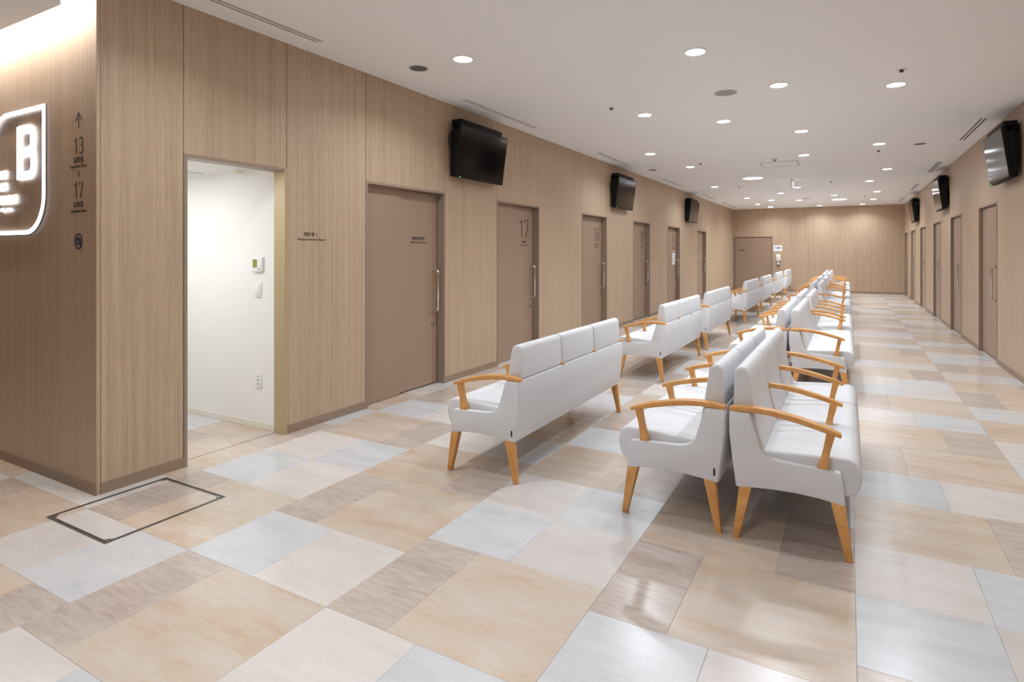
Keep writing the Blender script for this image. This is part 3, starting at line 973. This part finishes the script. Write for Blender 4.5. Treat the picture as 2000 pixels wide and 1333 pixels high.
for (x, y, lab) in ((-1.80, 13.07, 'large flat glowing disc light, nearer of two, beside the hanging exit sign'), (-0.235, 19.5, 'large flat glowing disc light, farther of two, near the far wall')):
    r = empty('disc_light', (x, y, ZC)); tag(r, lab, 'ceiling light', 'large disc lights')
    put(MB().ring((x, y, ZC), 0.225, 0.207, 0.008, 40), 'trim_ring', M['white'], r)
    put(MB().disc((x, y, ZC), 0.208, 'z', 40, -0.005), 'diffuser', M['glow'], r)
    ld = bpy.data.lights.new('disc_beam', 'AREA'); ld.shape = 'DISK'; ld.size = 0.41; ld.energy = DOWN_W * 0.6; ld.color = DOWN_COL
    lo = bpy.data.objects.new('disc_beam', ld); COL.objects.link(lo); lo.parent = r; lo.location = (0, 0, -0.010)

# unseen interview room lamp, a panel added and sized to spread its light evenly
r = empty('added_panel_light', (-4.9, 2.14, RZ)); tag(r, 'unseen flat panel light added on the ceiling of the bright interview room', 'ceiling light')
put(MB().box(-5.62, -4.18, 1.92, 2.36, RZ - .006, RZ), 'frame', M['white'], r)
put(MB().box(-5.60, -4.20, 1.94, 2.34, RZ - .009, RZ - .006), 'diffuser', M['panelglow'], r)
ld = bpy.data.lights.new('room_beam', 'AREA'); ld.shape = 'RECTANGLE'; ld.size = 1.38; ld.size_y = 0.38; ld.energy = 17; ld.color = (0.97, 0.975, 1.0)
lo = bpy.data.objects.new('room_beam', ld); COL.objects.link(lo); lo.parent = r; lo.location = (0, 0, -0.013)


def speaker(x, y, rad, mat, lab):
    r = empty('ceiling_speaker', (x, y, ZC)); tag(r, lab, 'speaker', 'round ceiling speakers')
    put(MB().ring((x, y, ZC), rad, rad * .90, 0.006), 'rim', M['vent'], r)
    put(MB().disc((x, y, ZC), rad * .905, 'z', 32, -0.005, rad * .86), 'grille', mat, r)


speaker(-3.30 * KF, 3.93 * KF, 0.083, M['speaker'], 'dark round ceiling speaker beside the nearest left downlight')
speaker(-1.086 * KF, 5.995 * KF, 0.112, M['greyplastic'], 'grey round ceiling vent between the nearest central downlights')
speaker(0.939 * KF, 10.178 * KF, 0.083, M['speaker'], 'dark round ceiling speaker close to the right wall slots')
speaker(-3.35 * KF, 10.93 * KF, 0.083, M['speaker'], 'dark round ceiling speaker close to the left wall, above the second television')
speaker(-3.545 * KF, 19.385 * KF, 0.083, M['speaker'], 'dark round ceiling speaker at the far left of the ceiling')
speaker(-1.09 * KF, 18.89 * KF, 0.10, M['greyplastic'], 'grey round ceiling vent among the far central downlights')

for k, (x, y) in enumerate([(-2.321, 6.03), (0.415, 5.974), (-2.343, 10.52), (0.424, 10.532), (-2.354, 14.727), (-0.341, 14.655), (0.42, 18.82)]):
    x *= KF; y *= KF
    lab = ['tiny sprinkler head, nearest on the left of the ceiling', 'tiny sprinkler head beside the nearest right downlight', 'tiny sprinkler head, second on the left of the ceiling',
           'tiny sprinkler head, second on the right of the ceiling', 'tiny sprinkler head left of the hanging exit sign', 'tiny sprinkler head right of the hanging exit sign', 'tiny sprinkler head, farthest on the right of the ceiling'][k]
    r = empty('sprinkler_head', (x, y, ZC)); tag(r, lab, 'sprinkler', 'sprinkler heads')
    put(MB().ring((x, y, ZC), 0.034, 0.012, 0.004, 20), 'escutcheon', M['vent'], r)
    put(MB().disc((x, y, ZC), 0.013, 'z', 14, -0.022, .016), 'deflector', M['ventdark'], r)

x, y = -1.108 * KF, 10.606 * KF
r = empty('smoke_detector', (x, y, ZC)); tag(r, 'cream smoke detector in front of the ceiling access panel', 'smoke detector')
put(MB().disc((x, y, ZC), 0.05, 'z', 28, -0.014), 'base', M['cream'], r)
put(MB().disc((x, y, ZC - .014), 0.042, 'z', 28, -0.022, 0.028), 'sensor_head', M['vent'], r)
put(MB().disc((x, y, ZC - .036), 0.024, 'z', 20, -0.006), 'sensor_tip', M['ventdark'], r)

x0, x1, y0, y1 = -1.415 * KF, -0.775 * KF, 10.99 * KF, 11.62 * KF
r = empty('access_panel', ((x0 + x1) / 2, (y0 + y1) / 2, ZC)); tag(r, 'square white ceiling access panel behind the smoke detector', 'access panel')
put(MB().box(x0, x1, y0, y0 + .02, ZC - .006, ZC).box(x0, x1, y1 - .02, y1, ZC - .006, ZC).box(x0, x0 + .02, y0 + .02, y1 - .02, ZC - .006, ZC).box(x1 - .02, x1, y0 + .02, y1 - .02, ZC - .006, ZC), 'frame', M['vent'], r)
put(MB().box(x0 + .024, x1 - .024, y0 + .024, y1 - .024, ZC - .004, ZC), 'cover', M['ceiling'], r)
put(MB().box(x0 + .02, x1 - .02, y0 + .02, y1 - .02, ZC - .0005, ZC), 'painted_joint_shade', M['ventdark'], r)  # dark sheet painted in as the shade of the joint round the cover

# hanging exit sign, seen almost edge on
x, y = -1.085, 13.8
r = empty('exit_sign', (x, y, ZC)); tag(r, 'hanging illuminated exit sign seen edge-on below the ceiling', 'sign')
put(MB().box(x - .012, x + .012, y - .03, y + .03, ZC - .03, ZC), 'hanger', M['plastic'], r)
put(MB().box(x - .022, x + .022, y - .12, y + .12, ZC - .185, ZC - .03), 'housing', M['plastic'], r, bevel=.002)
for sx in (-1, 1):
    put(MB().box(x + sx * .0225 - .0008, x + sx * .0225 + .0008, y - .112, y + .112, ZC - .178, ZC - .037), 'lit_panel', M['exit'], r)


def slot(x, y0, y1, w_, gapmat, lab):
    r = empty('slot_diffuser', (x, (y0 + y1) / 2, ZC)); tag(r, lab, 'air vent', 'slot air diffusers')
    put(MB().box(x - w_ / 2, x + w_ / 2, y0, y1, ZC - .0012, ZC), 'slot_shade', gapmat, r)  # flat strip coloured as the shade inside the slot, no real recess
    for a, b_ in ((-w_ / 2 - .006, -w_ / 2 + .006), (-w_ * .17, w_ * .17), (w_ / 2 - .006, w_ / 2 + .006)):
        put(MB().box(x + a, x + b_, y0, y1, ZC - .004, ZC), 'blade', M['ventwhite'], r)
    for a in (y0 - .01, y1):
        put(MB().box(x - w_ / 2 - .006, x + w_ / 2 + .006, a, a + .01, ZC - .004, ZC), 'end_cap', M['ventwhite'], r)


for k, (a, b) in enumerate([(1.52, 3.08), (4.97, 6.53), (8.64, 10.20), (12.39, 13.95), (16.25, 17.8), (20.1, 21.6)]):
    slot(-3.53, a * KF, b * KF, 0.066, M['ventgrey'], 'linear slot air diffuser, %s along the numbered wall' % wordA[k if k < 5 else 6])
for k, (a, b) in enumerate([(8.59, 10.13), (12.36, 13.90), (16.1, 17.65), (19.9, 21.4)]):
    slot(1.425, a * KF, b * KF, 0.074, M['ventdark'], 'linear slot air diffuser, %s along the right wall' % wordA[k if k < 3 else 6])

# ================================================================== FLOOR HATCH
hx0, hx1, hy0, hy1 = -3.705, -3.113, 1.435, 2.041
r = empty('floor_hatch', ((hx0 + hx1) / 2, (hy0 + hy1) / 2, 0)); tag(r, 'square steel-framed floor hatch at the foot of the corner', 'hatch')
tt = 0.0022


def rail(x0, x1, y0, y1, z, nm, mat):
    put(MB().box(x0, x1, y0, y1, 0, z), nm, mat, r)


for nm, mat, off, wd_, z in (('outer_rail', M['steel_dull'], 0, .007, tt), ('gasket', M['ventdark'], .007, .008, .0012), ('inner_rail', M['steel_dull'], .015, .005, tt)):
    a0, a1, b0, b1 = hx0 + off, hx1 - off, hy0 + off, hy1 - off
    rail(a0, a1, b0, b0 + wd_, z, nm, mat); rail(a0, a1, b1 - wd_, b1, z, nm, mat)
    rail(a0, a0 + wd_, b0 + wd_, b1 - wd_, z, nm, mat); rail(a1 - wd_, a1, b0 + wd_, b1 - wd_, z, nm, mat)
for sx, px in ((1, hx0 + .02), (-1, hx1 - .02)):
    for sy, py in ((1, hy0 + .02), (-1, hy1 - .02)):
        cl = put(MB().add([(px, py, .0004), (px + sx * .035, py, .0004), (px, py + sy * .035, .0004), (px, py, .002), (px + sx * .035, py, .002), (px, py + sy * .035, .002)],
                          [(0, 1, 2), (3, 4, 5), (0, 1, 4, 3), (1, 2, 5, 4), (2, 0, 3, 5)]), 'corner_plate', M['steel'], r)
        put(MB().disc((px + sx * .012, py + sy * .012, .002), .005, 'z', 12, .0008), 'screw', M['ventdark'], r)

# ================================================================== SMALL WALL FITTINGS
yw = YF
r = empty('wall_notice', (-2.235, yw, 1.44)); tag(r, 'white paper sign with three dark characters on the far wall', 'sign')
put(MB().box(-2.38, -2.09, yw - .003, yw, 1.44, 1.65), 'sheet', M['paper'], r)
lettering('処置室', 0.08, (-2.235, yw - .0038, 1.56), '-y', M['navy'], r, wd=0.20, bold=0.001, name='characters')
r = empty('sanitiser_dispenser', (-2.21, yw, 0.92)); tag(r, 'white wall hand sanitiser dispenser below the paper sign', 'dispenser')
put(MB().box(-2.285, -2.14, yw - .10, yw, 1.09, 1.33), 'body', M['plastic'], r, bevel=.015, seg=3)
put(MB().box(-2.27, -2.19, yw - .104, yw - .10, 1.175, 1.185), 'sensor_strip', M['greyplastic'], r)
put(MB().box(-2.27, -2.155, yw - .09, yw, 1.05, 1.09), 'nozzle_cover', M['greyplastic'], r, bevel=.006)
put(MB().box(-2.245, -2.18, yw - .075, yw - .005, 0.945, 1.05), 'bottle', M['plastic'], r, bevel=.008)
put(MB().box(-2.26, -2.165, yw - .10, yw, 0.925, 0.945), 'drip_tray', M['black'], r, bevel=.003)
r = empty('wall_outlet', (XL, 22.15, 0.30)); tag(r, 'small white outlet at the far end of the numbered wall', 'outlet')
put(MB().box(XL, XL + .008, 22.11, 22.19, 0.30, 0.42), 'plate', M['plastic'], r, bevel=.001, seg=1)
for z in (0.33, 0.375):
    put(MB().box(XL + .0078, XL + .009, 22.14, 22.16, z, z + .014), 'socket', M['ventdark'], r)
X14 = XL - 0.088
r = empty('door_notice', (X14, 14.36, 1.09)); tag(r, 'printed white notice stuck on door 14', 'notice')
put(MB().box(X14, X14 + .0025, 14.25, 14.49, 1.09, 1.41), 'sheet', M['paper'], r)
put(MB().box(X14 + .0025, X14 + .0029, 14.27, 14.47, 1.37, 1.395), 'print_block', M['print'], r)
for k in range(5):
    put(MB().box(X14 + .0025, X14 + .0029, 14.28, 14.45, 1.13 + .044 * k, 1.142 + .044 * k), 'text_line', M['greyplastic'], r)
XR1 = XR + 0.036
r = empty('hanging_notice', (XR1, 9.19, 1.25)); tag(r, 'narrow white notice on the nearest right-hand door above its handle', 'notice')
put(MB().box(XR1 - .003, XR1, 9.12, 9.26, 1.24, 1.46), 'sheet', M['paper'], r)
for k in range(4):
    put(MB().box(XR1 - .0034, XR1 - .003, 9.135, 9.245, 1.275 + .04 * k, 1.287 + .04 * k), 'text_line', M['greyplastic'], r)
